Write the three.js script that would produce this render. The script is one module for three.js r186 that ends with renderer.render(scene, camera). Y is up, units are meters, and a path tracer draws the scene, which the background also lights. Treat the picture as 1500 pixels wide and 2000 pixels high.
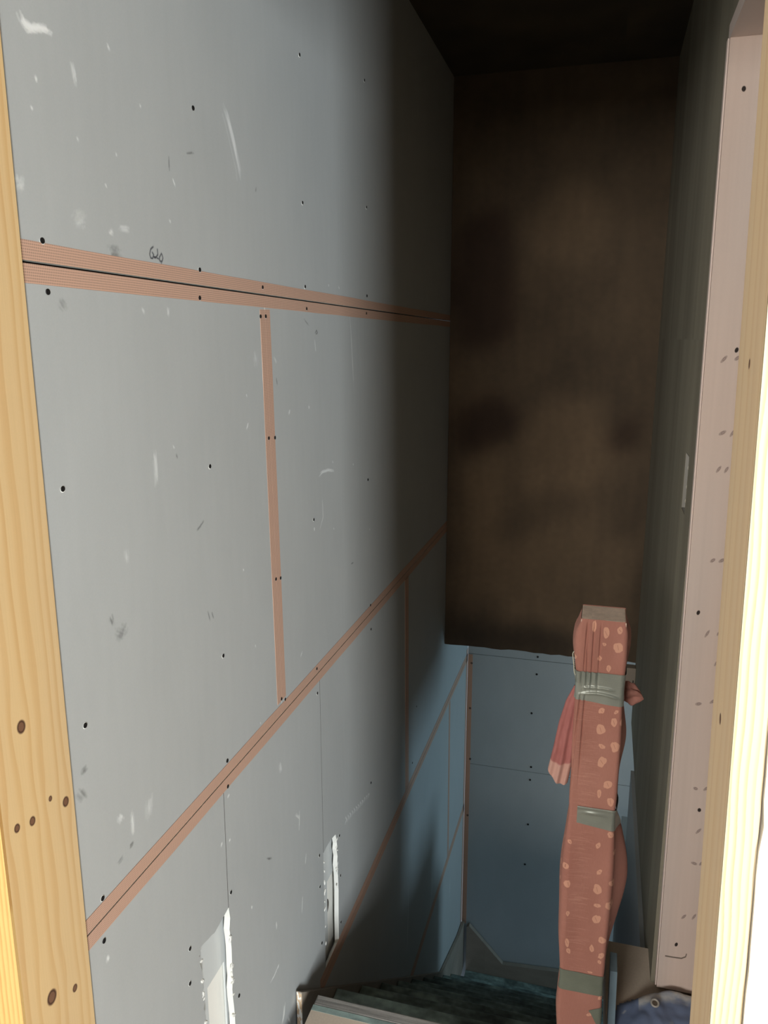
import * as THREE from 'three';
import { RectAreaLightUniformsLib } from 'three/addons/lights/RectAreaLightUniformsLib.js';
import { mergeGeometries } from 'three/addons/utils/BufferGeometryUtils.js';
import { ImprovedNoise } from 'three/addons/math/ImprovedNoise.js';

// ---------------------------------------------------------------- camera, sky, light, exposure
const EYE = 1.58;                                   // lens height above the landing floor
const scene = new THREE.Scene();
const camera = new THREE.PerspectiveCamera(2 * Math.atan(1000 / 1530) * 180 / Math.PI, 0.75, 0.05, 60);
camera.position.set(0, EYE, 0);
camera.up.set(-0.0570, 0.9766, -0.2071);
camera.lookAt(-0.2633, EYE - 0.2150, -0.9405);
const renderer = new THREE.WebGLRenderer({ antialias: true });
renderer.toneMapping = THREE.LinearToneMapping;
renderer.toneMappingExposure = 1.0;
renderer.shadowMap.enabled = true;
renderer.shadowMap.type = THREE.PCFSoftShadowMap;
RectAreaLightUniformsLib.init();
scene.background = new THREE.Color(0.55, 0.66, 0.8);   // overcast daylight outside the windows

// Daylight through the three windows of the place: x, height and depth (metres from the lens, depth away from it)
function daylight(name, x, Y, D, w, h, color, intensity, tx, tY, tD) {
  const l = new THREE.RectAreaLight(color, intensity, w, h);
  l.name = name;
  l.position.set(x, Y + EYE, -D);
  l.lookAt(tx, tY + EYE, -tD);
  scene.add(l);
}
daylight('glazed_door_daylight', 2.08, -0.45, -3.12, 0.74, 1.9, new THREE.Color(0.94, 1.0, 1.03), 73, 2.08, -0.45, 5);
daylight('room_window_daylight', -1.0, 0.5, -3.12, 1.2, 0.8, new THREE.Color(1.0, 0.96, 0.9), 40, -1.0, 0.5, 5);
daylight('hall_window_daylight', 2.2, -2.05, 3.7, 0.54, 0.7, new THREE.Color(0.50, 0.79, 1.0), 15, 0, -2.05, 3.7);

// ---------------------------------------------------------------- measured positions: depth and height from the lens, metres
const SCREWS = [[1.6733,0.5757],[2.1339,0.6582],[1.2083,0.3556],[1.6723,0.2871],[2.146,0.3487],[0.826,0.1142],[1.204,0.1115],[1.4504,0.099],[1.6766,0.1138],[2.1463,0.1179],[0.8278,0.0561],[1.1993,0.0669],[1.4364,0.0439],[1.4604,0.0446],[1.6831,0.0671],[2.1405,0.0711],[0.8224,-0.1828],[1.2059,-0.2134],[1.7003,-0.4174],[2.1466,-0.3975],[1.2209,-0.568],[0.8245,-0.5074],[1.4561,-0.1944],[1.4869,-0.197],[1.4693,-0.4952],[1.4937,-0.5002],[1.479,-0.7739],[1.4986,-0.7843],[1.7002,-0.7962],[1.7002,-0.8619],[1.2172,-0.7785],[1.2143,-0.8306],[0.8283,-0.7781],[0.8234,-0.8445],[1.2059,-1.0555],[1.0474,-1.0487],[1.0402,-1.1147],[1.2189,-1.3073],[1.6906,-1.3143],[1.6895,-1.4067],[1.6959,-1.5848],[1.8497,-1.3624],[1.8534,-1.4932],[1.8519,-1.6458],[2.1663,-0.7872],[2.1705,-0.8661],[2.1624,-1.3825],[2.7321,-1.6313],[2.7949,-1.4206]] ;
const MARKS = [['w',0.75,9,[[0.823,0.3558],[0.8268,0.3489],[0.8396,0.346],[0.8547,0.3512],[0.8663,0.3535],[0.8796,0.3525]]],['w',0.5,5,[[0.825,0.3473],[0.8339,0.341],[0.8496,0.3452]]],['w',0.3,14,[[1.3071,0.3935],[1.3275,0.3707],[1.349,0.3307],[1.3643,0.3003],[1.3686,0.2798]]],['w',0.25,8,[[1.3217,0.3894],[1.3502,0.3434],[1.3614,0.3123]]],['w',0.6,3,[[1.134,0.2411],[1.1429,0.2274]]],['w',0.4,6,[[0.9095,0.3315],[0.9119,0.3208],[0.9136,0.3041]]],['w',0.6,3,[[0.841,0.2957],[0.842,0.2906]]],['w',0.5,4,[[0.9877,0.3758],[0.9925,0.3701]]],['w',0.35,12,[[0.7932,0.1696],[0.8023,0.1766]]],['w',0.35,7,[[0.9625,0.1426],[0.9691,0.1402]]],['w',0.3,8,[[0.9841,0.1486],[1.0146,0.1491]]],['w',0.4,4,[[1.0289,0.0459],[1.0359,0.0375]]],['w',0.35,4,[[1.1006,0.0501],[1.1,0.0318]]],['w',0.3,9,[[1.0369,-0.1631],[1.0384,-0.1868],[1.0376,-0.2182]]],['w',0.25,9,[[0.9472,-0.2954],[0.9487,-0.3149]]],['w',0.6,3,[[1.3665,-0.1525],[1.3562,-0.167]]],['w',0.6,4,[[1.6861,-0.1468],[1.6857,-0.1537]]],['w',0.4,5,[[1.573,-0.1466],[1.5664,-0.1591]]],['w',0.45,6,[[1.7369,-0.3212],[1.7658,-0.3135],[1.81,-0.3155],[1.8598,-0.326]]],['w',0.3,3,[[1.7367,-0.4574],[1.7673,-0.4258],[1.7634,-0.361]]],['w',0.9,4,[[1.7061,-0.4375],[1.7057,-0.4449]]],['w',0.5,3,[[1.731,0.0039],[1.7391,-0.0308]]],['w',0.3,4,[[1.9869,0.1009],[2.0052,0.0044],[2.0159,-0.0753],[2.031,-0.1712]]],['w',0.7,3,[[1.3192,-0.4306],[1.3213,-0.4332]]],['w',0.4,7,[[0.9119,-0.6881],[0.9128,-0.7145],[0.9118,-0.733]]],['w',0.4,8,[[0.8802,-0.6806],[0.8892,-0.6906]]],['w',0.4,4,[[1.5679,-1.0944],[1.56,-1.1652]]],['w',0.35,5,[[1.5384,-1.0962],[1.5722,-1.1316]]],['w',0.5,4,[[1.6028,-1.244],[1.594,-1.2738]]],['w',0.35,4,[[1.8997,-1.3628],[1.9187,-1.3553],[1.9052,-1.3383]]],['w',0.35,4,[[1.9183,-1.3674],[1.9375,-1.3599],[1.9238,-1.3436]]],['w',0.35,4,[[1.9371,-1.3722],[1.9567,-1.3646],[1.9427,-1.349]]],['w',0.35,4,[[1.9563,-1.377],[1.9762,-1.3694],[1.9619,-1.3544]]],['w',0.35,4,[[1.9758,-1.3819],[1.996,-1.3743],[1.9815,-1.36]]],['w',0.35,4,[[1.9957,-1.3869],[2.0162,-1.3792],[2.0013,-1.3656]]],['w',0.35,4,[[2.0158,-1.392],[2.0367,-1.3843],[2.0215,-1.3714]]],['w',0.35,4,[[2.0364,-1.3971],[2.0576,-1.3894],[2.0421,-1.3772]]],['w',0.35,4,[[2.0573,-1.4024],[2.0788,-1.3947],[2.063,-1.3832]]],['w',0.35,4,[[2.0785,-1.4077],[2.1004,-1.4],[2.0843,-1.3892]]],['w',0.35,4,[[2.1001,-1.4132],[2.1224,-1.4054],[2.106,-1.3954]]],['w',0.35,4,[[2.1221,-1.4187],[2.1448,-1.4109],[2.128,-1.4016]]],['w',0.5,4,[[1.4115,-1.2878],[1.4155,-1.3113]]],['w',0.5,3,[[1.4231,-1.4069],[1.393,-1.4146],[1.3645,-1.412]]],['w',0.8,5,[[1.417,-1.4085],[1.4138,-1.4112]]],['w',0.4,4,[[1.5727,-1.3376],[1.5621,-1.395]]],['w',0.8,3,[[1.293,-1.1549],[1.295,-1.1614]]],['w',0.55,10,[[1.444,-1.5392],[1.4357,-1.5674],[1.4256,-1.5792]]],['w',0.5,6,[[1.4564,-1.5874],[1.4761,-1.6289]]],['w',0.6,6,[[0.8279,-0.8761],[0.8295,-0.8827]]],['w',0.7,3,[[1.1836,-0.9296],[1.1767,-0.9358]]],['w',0.7,3,[[1.2142,-0.9448],[1.2118,-0.9466]]],['w',0.8,4,[[1.2187,-0.8517],[1.2144,-0.8523]]],['w',0.4,9,[[1.4596,-0.9186],[1.4662,-0.9475]]],['w',0.45,4,[[1.8266,-0.805],[1.8058,-0.818]]],['w',0.4,4,[[1.6121,-0.7125],[1.5951,-0.7248]]],['w',0.35,7,[[3.149,-2.3899],[3.1455,-2.5238],[3.1066,-2.6313]]],['w',0.3,7,[[2.6847,-2.1035],[2.6807,-2.2903],[2.6588,-2.4662]]],['w',0.3,6,[[3.6248,-2.7935],[3.6091,-2.9384]]],['w',0.25,20,[[0.8966,0.1466],[0.9073,0.1511]]],['w',0.22,16,[[0.9598,-0.6959],[0.9554,-0.7334]]],['w',0.25,5,[[1.4944,-0.0319],[1.5113,-0.0497]]],['w',0.2,14,[[1.4072,-0.0254],[1.4121,-0.0496]]],['w',0.4,3,[[1.3622,-0.1002],[1.3652,-0.1042]]],['w',0.4,3,[[1.0917,-0.1624],[1.0936,-0.1659]]],['w',0.4,3,[[1.8314,0.1291],[1.8366,0.1247]]],['w',0.4,3,[[1.9066,0.1278],[1.9123,0.1233]]],['w',0.4,3,[[1.8415,-0.2971],[1.8471,-0.3031]]],['w',0.4,3,[[2.0081,-0.3286],[2.0148,-0.3352]]],['w',0.4,3,[[2.1596,-0.5458],[2.1674,-0.5539]]],['w',0.4,3,[[1.8416,-0.4689],[1.8473,-0.4756]]],['w',0.4,3,[[1.3682,-0.7739],[1.3715,-0.7802]]],['w',0.4,3,[[1.358,-0.6005],[1.3612,-0.6062]]],['w',0.4,3,[[0.829,0.2592],[0.83,0.2573]]],['w',0.4,3,[[0.9619,0.2002],[0.9633,0.1979]]],['w',0.4,3,[[1.0569,0.3208],[1.0585,0.3186]]],['w',0.4,3,[[0.9902,0.2437],[0.9917,0.2415]]],['w',0.4,3,[[0.9097,0.2447],[0.9109,0.2427]]],['w',0.4,3,[[1.1194,0.1768],[1.1213,0.1741]]],['d',0.3,9,[[0.8996,-0.3796],[0.9019,-0.3902]]],['d',0.25,18,[[0.9123,-0.4048],[0.9237,-0.4137],[0.927,-0.4071]]],['d',0.35,3,[[1.1786,-0.3015],[1.1597,-0.3107],[1.147,-0.3148]]],['d',0.25,4,[[1.0992,-0.178],[1.1018,-0.1833]]],['d',0.3,3,[[1.1872,-0.4711],[1.1932,-0.4876]]],['d',0.25,3,[[1.1731,-0.4615],[1.1816,-0.4892]]],['d',0.3,9,[[0.8097,-0.5698],[0.8209,-0.5685]]],['d',0.22,12,[[0.8004,-0.591],[0.8122,-0.6097]]],['d',0.35,5,[[0.9009,-0.7456],[0.9118,-0.7444]]],['d',0.2,6,[[0.8686,-0.7531],[0.8846,-0.749]]],['d',0.3,3,[[1.3833,-1.1061],[1.3911,-1.1116]]],['d',0.25,14,[[0.9626,0.1165],[0.9826,0.1172]]],['d',0.2,10,[[0.8486,0.0452],[0.8575,0.0394]]],['d',0.4,2,[[1.9812,-0.6061],[2.0089,-0.6079]]],['d',0.3,2,[[1.5042,-0.0731],[1.5106,-0.0942]]],['d',0.3,2,[[1.1273,0.2722],[1.1269,0.2434]]],['d',0.3,2,[[1.1767,0.2832],[1.2096,0.2908]]],['d',0.3,3,[[1.4323,0.2689],[1.4399,0.2783]]],['d',0.5,2,[[1.7349,0.0131],[1.7454,0.0212],[1.7519,0.0155],[1.7381,0.0108]]],['d',0.25,2,[[1.6602,0.0477],[1.7061,0.0265]]],['d',0.4,2,[[1.3704,-1.0982],[1.4071,-1.1216]]],['p',0.9,1.1,[[1.069,0.1223],[1.0616,0.118],[1.058,0.1106],[1.0602,0.1057],[1.0656,0.1055],[1.069,0.1108],[1.0653,0.1141]]],['p',0.9,1.1,[[1.0798,0.1198],[1.0804,0.1125],[1.0727,0.1068],[1.0687,0.1079],[1.0743,0.1084],[1.0825,0.1062]]],['p',0.9,1.1,[[1.0906,0.1149],[1.0841,0.1085],[1.085,0.1034],[1.0906,0.1032],[1.0941,0.1086],[1.0918,0.1136]]],['p',0.6,1,[[1.0892,0.1031],[1.0882,0.0941]]]] ;
const HOLE1 = [[1.1903,-1.0813],[1.1662,-1.0861],[1.1368,-1.0902],[1.1251,-1.086],[1.1133,-1.084],[1.0962,-1.0795],[1.0812,-1.0765],[1.0837,-1.0895],[1.0761,-1.0895],[1.086,-1.1035],[1.0783,-1.1044],[1.0822,-1.1221],[1.0859,-1.1419],[1.0799,-1.1442],[1.0873,-1.1654],[1.0807,-1.1727],[1.088,-1.1963],[1.0829,-1.2083],[1.0884,-1.2307],[1.0875,-1.2584],[1.0869,-1.3038]] ;
const HOLE2 = [[1.7289,-1.3304],[1.7451,-1.3277],[1.7821,-1.3295],[1.8199,-1.3392],[1.8314,-1.3759],[1.8264,-1.3918],[1.8341,-1.4167],[1.8286,-1.4422],[1.8359,-1.4803],[1.8383,-1.5319],[1.8349,-1.6134],[1.8357,-1.7046],[1.7864,-1.7051],[1.7308,-1.7033]] ;
const IN1 = [[1.1369,-1.2189],[1.2052,-1.2187],[1.2105,-1.2561],[1.2105,-1.4245],[1.1354,-1.3966]] ;
const IN2 = [[1.8031,-1.4803],[1.8638,-1.4835],[1.8636,-1.5898],[1.871,-1.7343],[1.8039,-1.7291]] ;
const HOLE2DARK = [[1.8071,-1.5726]] ;
const LKNOTS = [[0.6674,-0.4243],[0.7265,-0.5544],[0.6688,-0.5438],[0.6447,-0.5373],[0.701,-0.5346],[0.6692,-0.7857],[0.71,-0.81]] ;
const PINK = [[0.2251,0.4677],[0.2521,-0.0216],[0.2295,-0.0401],[0.2545,-0.0379],[0.2385,-0.191],[0.2582,-0.1904],[0.237,-0.2678],[0.2521,-0.2683],[0.2404,-0.467],[0.2588,-0.4656],[0.22,-0.5878],[0.2417,-0.6346],[0.2655,-0.6309],[0.2661,-0.7006],[0.2359,-0.8028],[0.2653,-0.7928],[0.2448,-1.0128],[0.2677,-1.009],[0.2568,-1.0662],[0.2589,-1.1206],[0.2555,-1.2068],[0.2711,-1.2037],[0.2428,-1.3547],[0.2655,-1.3497],[0.2312,-1.4349]] ;
const PINKCRACK = [[0.208,-1.4725],[0.2281,-1.4721],[0.2456,-1.4707],[0.2545,-1.4642],[0.2562,-1.4551]] ;
const SPOTS = [[0.0059,-0.545,0.0078,0.0224],[0.0287,-0.5574,0.0117,0.0224],[0.054,-0.5496,0.0117,0.0143],[0.0262,-0.5799,0.0069,0.0061],[0.0524,-0.5845,0.0157,0.0204],[0.0192,-0.6095,0.0078,0.0102],[0.0368,-0.63,0.0088,0.0143],[-0.0289,-0.5848,0.0059,0.0143],[-0.0246,-0.6123,0.0098,0.0143],[0.0294,-0.7202,0.0117,0.0122],[0.0567,-0.7198,0.0088,0.0071],[0.0541,-0.7422,0.0117,0.0183],[0.0297,-0.7612,0.0157,0.0224],[0.0338,-0.7976,0.0137,0.0092],[0.0582,-0.7939,0.0147,0.0224],[0.0357,-0.8312,0.0176,0.0204],[0.0504,-0.8791,0.0176,0.0183],[0.0347,-0.9025,0.0078,0.0193],[0.0576,-0.9171,0.0117,0.0204],[0.061,-0.9914,0.0098,0.0143],[0.0393,-1.0205,0.0098,0.0122],[0.0696,-1.0338,0.0078,0.0112],[-0.0164,-1.0203,0.0049,0.0102],[-0.0189,-1.0765,0.0049,0.0143],[0.0457,-1.0806,0.0117,0.0102],[0.043,-1.1239,0.0166,0.0224],[0.0677,-1.1053,0.0088,0.0173],[0.0451,-1.1617,0.0137,0.0092],[0.0677,-1.158,0.0127,0.0214],[0.0449,-1.1953,0.0176,0.0214],[0.0738,-1.21,0.0078,0.0102],[0.0581,-1.2438,0.0127,0.0153],[0.0394,-1.2685,0.0088,0.0173],[0.0591,-1.2817,0.0108,0.0132],[0.0569,-1.2976,0.0078,0.0081],[0.0394,-1.3276,0.0098,0.0051],[-0.0134,-1.1894,0.0069,0.0122],[-0.0159,-1.1177,0.0069,0.0183],[-0.0121,-1.2615,0.0078,0.0224],[-0.0078,-1.2836,0.0088,0.0143],[0.0431,-1.4355,0.0108,0.0071],[0.0651,-1.3875,0.0117,0.0102]] ;
const BSCREWS = [[-0.6274,-1.7509],[-0.2697,-1.6742],[-0.2711,-1.7752],[-0.6298,-2.0217],[-0.2895,-2.007],[-0.6226,-2.3339],[-0.2796,-2.3315],[-0.2822,-2.411],[-0.6293,-2.6944],[-0.2828,-2.6915],[-0.2904,-2.951]] ;
const BJ = [[-0.6426,-2.3627],[-0.2107,-2.3647],[-0.4317,-1.6895],[-0.0904,-1.7036],[-0.647,-1.7683]] ;
const STAIN = {'base':[[-0.6234,-1.1313],[-0.573,-1.2865],[-0.4333,-1.2479],[-0.3405,-1.2703],[-0.2044,-1.2733],[-0.0713,-1.2716],[-0.0662,-1.3746],[-0.6552,-1.3701]],'d1':[[-0.62,0.4794],[-0.4326,0.5211],[-0.387,0.3918],[-0.3703,0.2115],[-0.3856,0.048],[-0.4677,-0.0565],[-0.5996,0.0068],[-0.6474,0.2164]],'d2':[[-0.6158,-0.2956],[-0.4627,-0.2272],[-0.3525,-0.2897],[-0.3479,-0.42],[-0.4558,-0.468],[-0.6124,-0.4737]],'r1':[[0.1127,-0.2791],[0.0299,-0.4075],[0.0426,-0.4497],[0.1522,-0.4245]],'l1':[[-0.3379,0.449],[-0.1869,0.6526],[-0.0253,0.532],[0.0115,0.3981],[-0.0894,0.2851],[-0.2707,0.2994]],'l2':[[-0.3665,-0.509],[-0.2496,-0.2023],[-0.0013,-0.2191],[0.0554,-0.492],[-0.1034,-0.6299],[-0.362,-0.6431]],'l3':[[-0.0138,0.968],[0.1504,0.9721],[0.1018,0.8885],[0.0104,0.8775]],'l4':[[0.0646,-0.4766],[0.1444,-0.4586],[0.1363,-0.4887]],'c1':[[-0.4008,-0.4659],[-0.3951,-0.6448],[-0.378,-0.827]],'l5':[[-0.5888,-0.5179],[-0.4015,-0.4439],[-0.3809,-1.0858],[-0.5748,-1.2003]],'l6':[[-0.3765,-0.8733],[-0.1202,-0.7199],[0.1589,-0.836],[0.1586,-1.1542],[-0.1158,-1.2642],[-0.3644,-1.2411]]} ;


// ---------------------------------------------------------------- helpers
let seed = 7;
const rnd = () => { seed = (seed * 1664525 + 1013904223) >>> 0; return seed / 4294967296; };
const noiseGen = new ImprovedNoise();
const N2 = (x, y, z = 0.5) => noiseGen.noise(x, y, z);
const fbm = (x, y, z = 0.5) => N2(x, y, z) + 0.5 * N2(x * 2.1, y * 2.1, z + 3) + 0.25 * N2(x * 4.3, y * 4.3, z + 7);
const sm = (a, b, x) => { const t = Math.min(1, Math.max(0, (x - a) / (b - a))); return t * t * (3 - 2 * t); };

function canvas(w, h) { const c = document.createElement('canvas'); c.width = w; c.height = h; return c; }
function pixelCanvas(w, h, fn) {                      // fn(u, v) with v = 0 at the bottom, returns sRGB 0..255
  const c = canvas(w, h), g = c.getContext('2d'), im = g.createImageData(w, h), d = im.data;
  for (let y = 0; y < h; y++) for (let x = 0; x < w; x++) {
    const p = fn((x + 0.5) / w, 1 - (y + 0.5) / h), i = (y * w + x) * 4;
    d[i] = p[0]; d[i + 1] = p[1]; d[i + 2] = p[2]; d[i + 3] = 255;
  }
  g.putImageData(im, 0, 0);
  return c;
}
function texture(c, srgb = true, wrap = THREE.ClampToEdgeWrapping) {
  const t = new THREE.CanvasTexture(c);
  if (srgb) t.colorSpace = THREE.SRGBColorSpace;
  t.wrapS = t.wrapT = wrap; t.magFilter = THREE.LinearFilter;
  return t;
}
// a texture whose picture covers u0..u1, v0..v1 of uv coordinates given in metres
function cover(t, u0, u1, v0, v1) {
  t.repeat.set(1 / (u1 - u0), 1 / (v1 - v0));
  t.offset.set(-u0 / (u1 - u0), -v0 / (v1 - v0));
  return t;
}
const std = (o) => new THREE.MeshStandardMaterial({ roughness: 0.9, ...o });
const rgb = (r, g, b) => new THREE.Color().setRGB(r / 255, g / 255, b / 255, THREE.SRGBColorSpace);

// uv in metres from position: (depth, height) on faces that look sideways, (x, height) on faces that look along the depth, (x, depth) on level ones
function metreUV(g) {
  if (g.index) g = g.toNonIndexed();
  g.computeVertexNormals();
  const p = g.attributes.position, n = g.attributes.normal, uv = new Float32Array(p.count * 2);
  for (let i = 0; i < p.count; i += 3) {
    const a = new THREE.Vector3().fromBufferAttribute(p, i), b = new THREE.Vector3().fromBufferAttribute(p, i + 1), c = new THREE.Vector3().fromBufferAttribute(p, i + 2);
    const nn = b.clone().sub(a).cross(c.clone().sub(a));
    const ax = Math.abs(nn.x), ay = Math.abs(nn.y), az = Math.abs(nn.z);
    for (let k = 0; k < 3; k++) {
      const v = [a, b, c][k], D = -v.z, Y = v.y - EYE;
      let q;
      if (ax >= ay && ax >= az) q = [D, Y]; else if (az >= ay) q = [v.x, Y]; else q = [v.x, D];
      uv[(i + k) * 2] = q[0]; uv[(i + k) * 2 + 1] = q[1];
    }
  }
  g.setAttribute('uv', new THREE.BufferAttribute(uv, 2));
  return g;
}
function box(x0, x1, Y0, Y1, D0, D1, bevel = 0) {
  let g;
  if (bevel > 0) {
    const s = new THREE.Shape(), w = x1 - x0 - 2 * bevel, d = D1 - D0 - 2 * bevel;
    s.moveTo(-w / 2, -d / 2); s.lineTo(w / 2, -d / 2); s.lineTo(w / 2, d / 2); s.lineTo(-w / 2, d / 2); s.closePath();
    g = new THREE.ExtrudeGeometry(s, { depth: Y1 - Y0 - 2 * bevel, bevelEnabled: true, bevelSize: bevel, bevelThickness: bevel, bevelSegments: 2, steps: 1 });
    g.rotateX(-Math.PI / 2);
    g.translate((x0 + x1) / 2, Y0 + bevel + EYE, -(D0 + D1) / 2);
  } else {
    g = new THREE.BoxGeometry(x1 - x0, Y1 - Y0, D1 - D0);
    g.translate((x0 + x1) / 2, (Y0 + Y1) / 2 + EYE, -(D0 + D1) / 2);
  }
  return metreUV(g);
}
// a slab whose outline is given as (depth, height) points; it fills x0..x1 (x1 = the face towards the stairwell of a left-hand wall)
function sideSlab(pts, x0, x1, holes = []) {
  const s = new THREE.Shape(pts.map(([a, b]) => new THREE.Vector2(a, b)));
  for (const h of holes) s.holes.push(new THREE.Path(h.map(([a, b]) => new THREE.Vector2(a, b))));
  const g = new THREE.ExtrudeGeometry(s, { depth: x1 - x0, bevelEnabled: false, steps: 1 });
  g.applyMatrix4(new THREE.Matrix4().set(0, 0, 1, x0, 0, 1, 0, EYE, -1, 0, 0, 0, 0, 0, 0, 1));
  return metreUV(g);
}
// a slab whose outline is given as (x, height) points; it fills depth D0 (near face) .. D1
function faceSlab(pts, D0, D1, holes = []) {
  const s = new THREE.Shape(pts.map(([a, b]) => new THREE.Vector2(a, b)));
  for (const h of holes) s.holes.push(new THREE.Path(h.map(([a, b]) => new THREE.Vector2(a, b))));
  const g = new THREE.ExtrudeGeometry(s, { depth: D1 - D0, bevelEnabled: false, steps: 1 });
  g.translate(0, EYE, -D1);
  return metreUV(g);
}
function shear(g, f) {                                // moves x by f(height above the lens)
  const p = g.attributes.position;
  for (let i = 0; i < p.count; i++) p.setX(i, p.getX(i) + f(p.getY(i) - EYE));
  g.computeVertexNormals();
  return g;
}
function mesh(name, g, m, parent, label) {
  const o = new THREE.Mesh(g, m); o.name = name; o.castShadow = o.receiveShadow = true;
  if (label) o.userData.label = label;
  parent.add(o);
  return o;
}
const taken = new Map();
function thing(name, label, category, kind, group) {
  const o = new THREE.Group(), n = taken.get(name) ?? 0; taken.set(name, n + 1);
  o.name = n ? name + '_' + String(n).padStart(3, '0') : name;
  o.userData = { label, category };
  if (kind) o.userData.kind = kind;
  if (group) o.userData.group = group;
  scene.add(o);
  return o;
}

// ---------------------------------------------------------------- materials
// plasterboard paper: pale grey with faint mottling and the scuffs, filler smears and pencil marks found on it
function boardTexture(w, h, D0, D1, Y0, Y1) {
  const c = pixelCanvas(w, h, (u, v) => {
    const D = D0 + u * (D1 - D0), Y = Y0 + v * (Y1 - Y0);
    const a = 3.0 * N2(D * 2.3, Y * 1.7) + 2.2 * N2(D * 9, Y * 5, 2) + 1.6 * N2(D * 60, Y * 9, 4) + 2.5 * (rnd() - 0.5);
    const t = 2.5 * N2(D * 1.1, Y * 0.9, 9);
    return [179 + a + t, 181 + a, 179 + a - t];
  });
  const g = c.getContext('2d'), px = (D) => (D - D0) / (D1 - D0) * w, py = (Y) => (1 - (Y - Y0) / (Y1 - Y0)) * h, sc = w / (D1 - D0) / 1000;
  g.lineCap = g.lineJoin = 'round';
  for (const [kind, alpha, mm, pts] of MARKS) {
    const col = kind === 'w' ? '240,241,238' : kind === 'd' ? '92,92,90' : '40,42,48';
    const pencil = kind === 'p', n = pencil ? 1 : Math.round(5 + mm * 1.6), lift = pencil ? 0.011 : 0;
    for (let k = 0; k < n; k++) {                     // a rub is many dry strokes side by side
      const r = pencil ? 0 : (rnd() + rnd() - 1) * mm * sc * 0.75, q = (rnd() - 0.5) * mm * sc * 0.9, a0 = pencil ? 0 : rnd() * 0.3, a1 = pencil ? 1 : 1 - rnd() * 0.3;
      g.strokeStyle = `rgba(${col},${pencil ? alpha : Math.min(0.9, alpha * 1.9 / Math.sqrt(n) * (0.4 + 0.9 * rnd()))})`;
      g.lineWidth = pencil ? 1.25 : 0.8 + rnd() * Math.min(3, mm * sc * 0.3);
      const dense = []; pts.forEach((p, i) => { if (i) for (let t = 1; t <= 6; t++) dense.push([pts[i - 1][0] + (p[0] - pts[i - 1][0]) * t / 6, pts[i - 1][1] + (p[1] - pts[i - 1][1]) * t / 6]); else dense.push(p); });
      g.beginPath(); let on = false;
      dense.forEach(([D, Y], i) => { const f = i / (dense.length - 1); if (f < a0 || f > a1) return; const j = pencil ? 0 : (rnd() - 0.5) * 1.2; const X = px(D) + r + j, Z = py(Y + lift) + q + j; on ? g.lineTo(X, Z) : g.moveTo(X, Z); on = true; });
      g.stroke();
    }
  }
  return cover(texture(c), D0, D1, Y0, Y1);
}
const boardUpper = std({ map: boardTexture(2048, 1280, 0.7, 3.4, -0.82, 1.06), roughness: 0.82 });
const boardLower = std({ map: boardTexture(2048, 1536, 0.7, 4.1, -3.75, -0.80), roughness: 0.82 });
const boardPlain = std({ map: (() => { const t = texture(pixelCanvas(512, 512, (u, v) => { const a = 3 * N2(u * 6, v * 6) + 2 * N2(u * 25, v * 11, 3) + 3 * (rnd() - 0.5); return [172 + a, 179 + a, 181 + a]; }), true, THREE.RepeatWrapping); t.repeat.set(0.7, 0.7); return t; })(), roughness: 0.85 });
const gypsum = std({ color: rgb(232, 232, 226), roughness: 0.95 });
const panelGrey = std({ color: rgb(206, 209, 207), roughness: 0.8 });
const cavity = std({ color: rgb(70, 62, 55) });

// orange glass-fibre scrim: an open weave of threads over the joint
const scrimMap = (() => {
  const c = canvas(128, 128), g = c.getContext('2d');
  g.fillStyle = 'rgb(200,158,134)'; g.fillRect(0, 0, 128, 128);
  g.fillStyle = 'rgb(172,140,122)';
  for (let y = 0; y < 4; y++) for (let x = 0; x < 4; x++) g.fillRect(x * 32 + 10, y * 32 + 10, 22, 20);
  g.fillStyle = 'rgb(224,184,160)';
  for (let k = 0; k < 4; k++) { g.fillRect(0, k * 32 + 3, 128, 4); g.fillRect(k * 32 + 3, 0, 3, 128); }
  const t = texture(c, true, THREE.RepeatWrapping); t.repeat.set(1 / 0.0128, 1 / 0.0128); return t;
})();
const scrim = std({ map: scrimMap, roughness: 0.85 });

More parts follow.
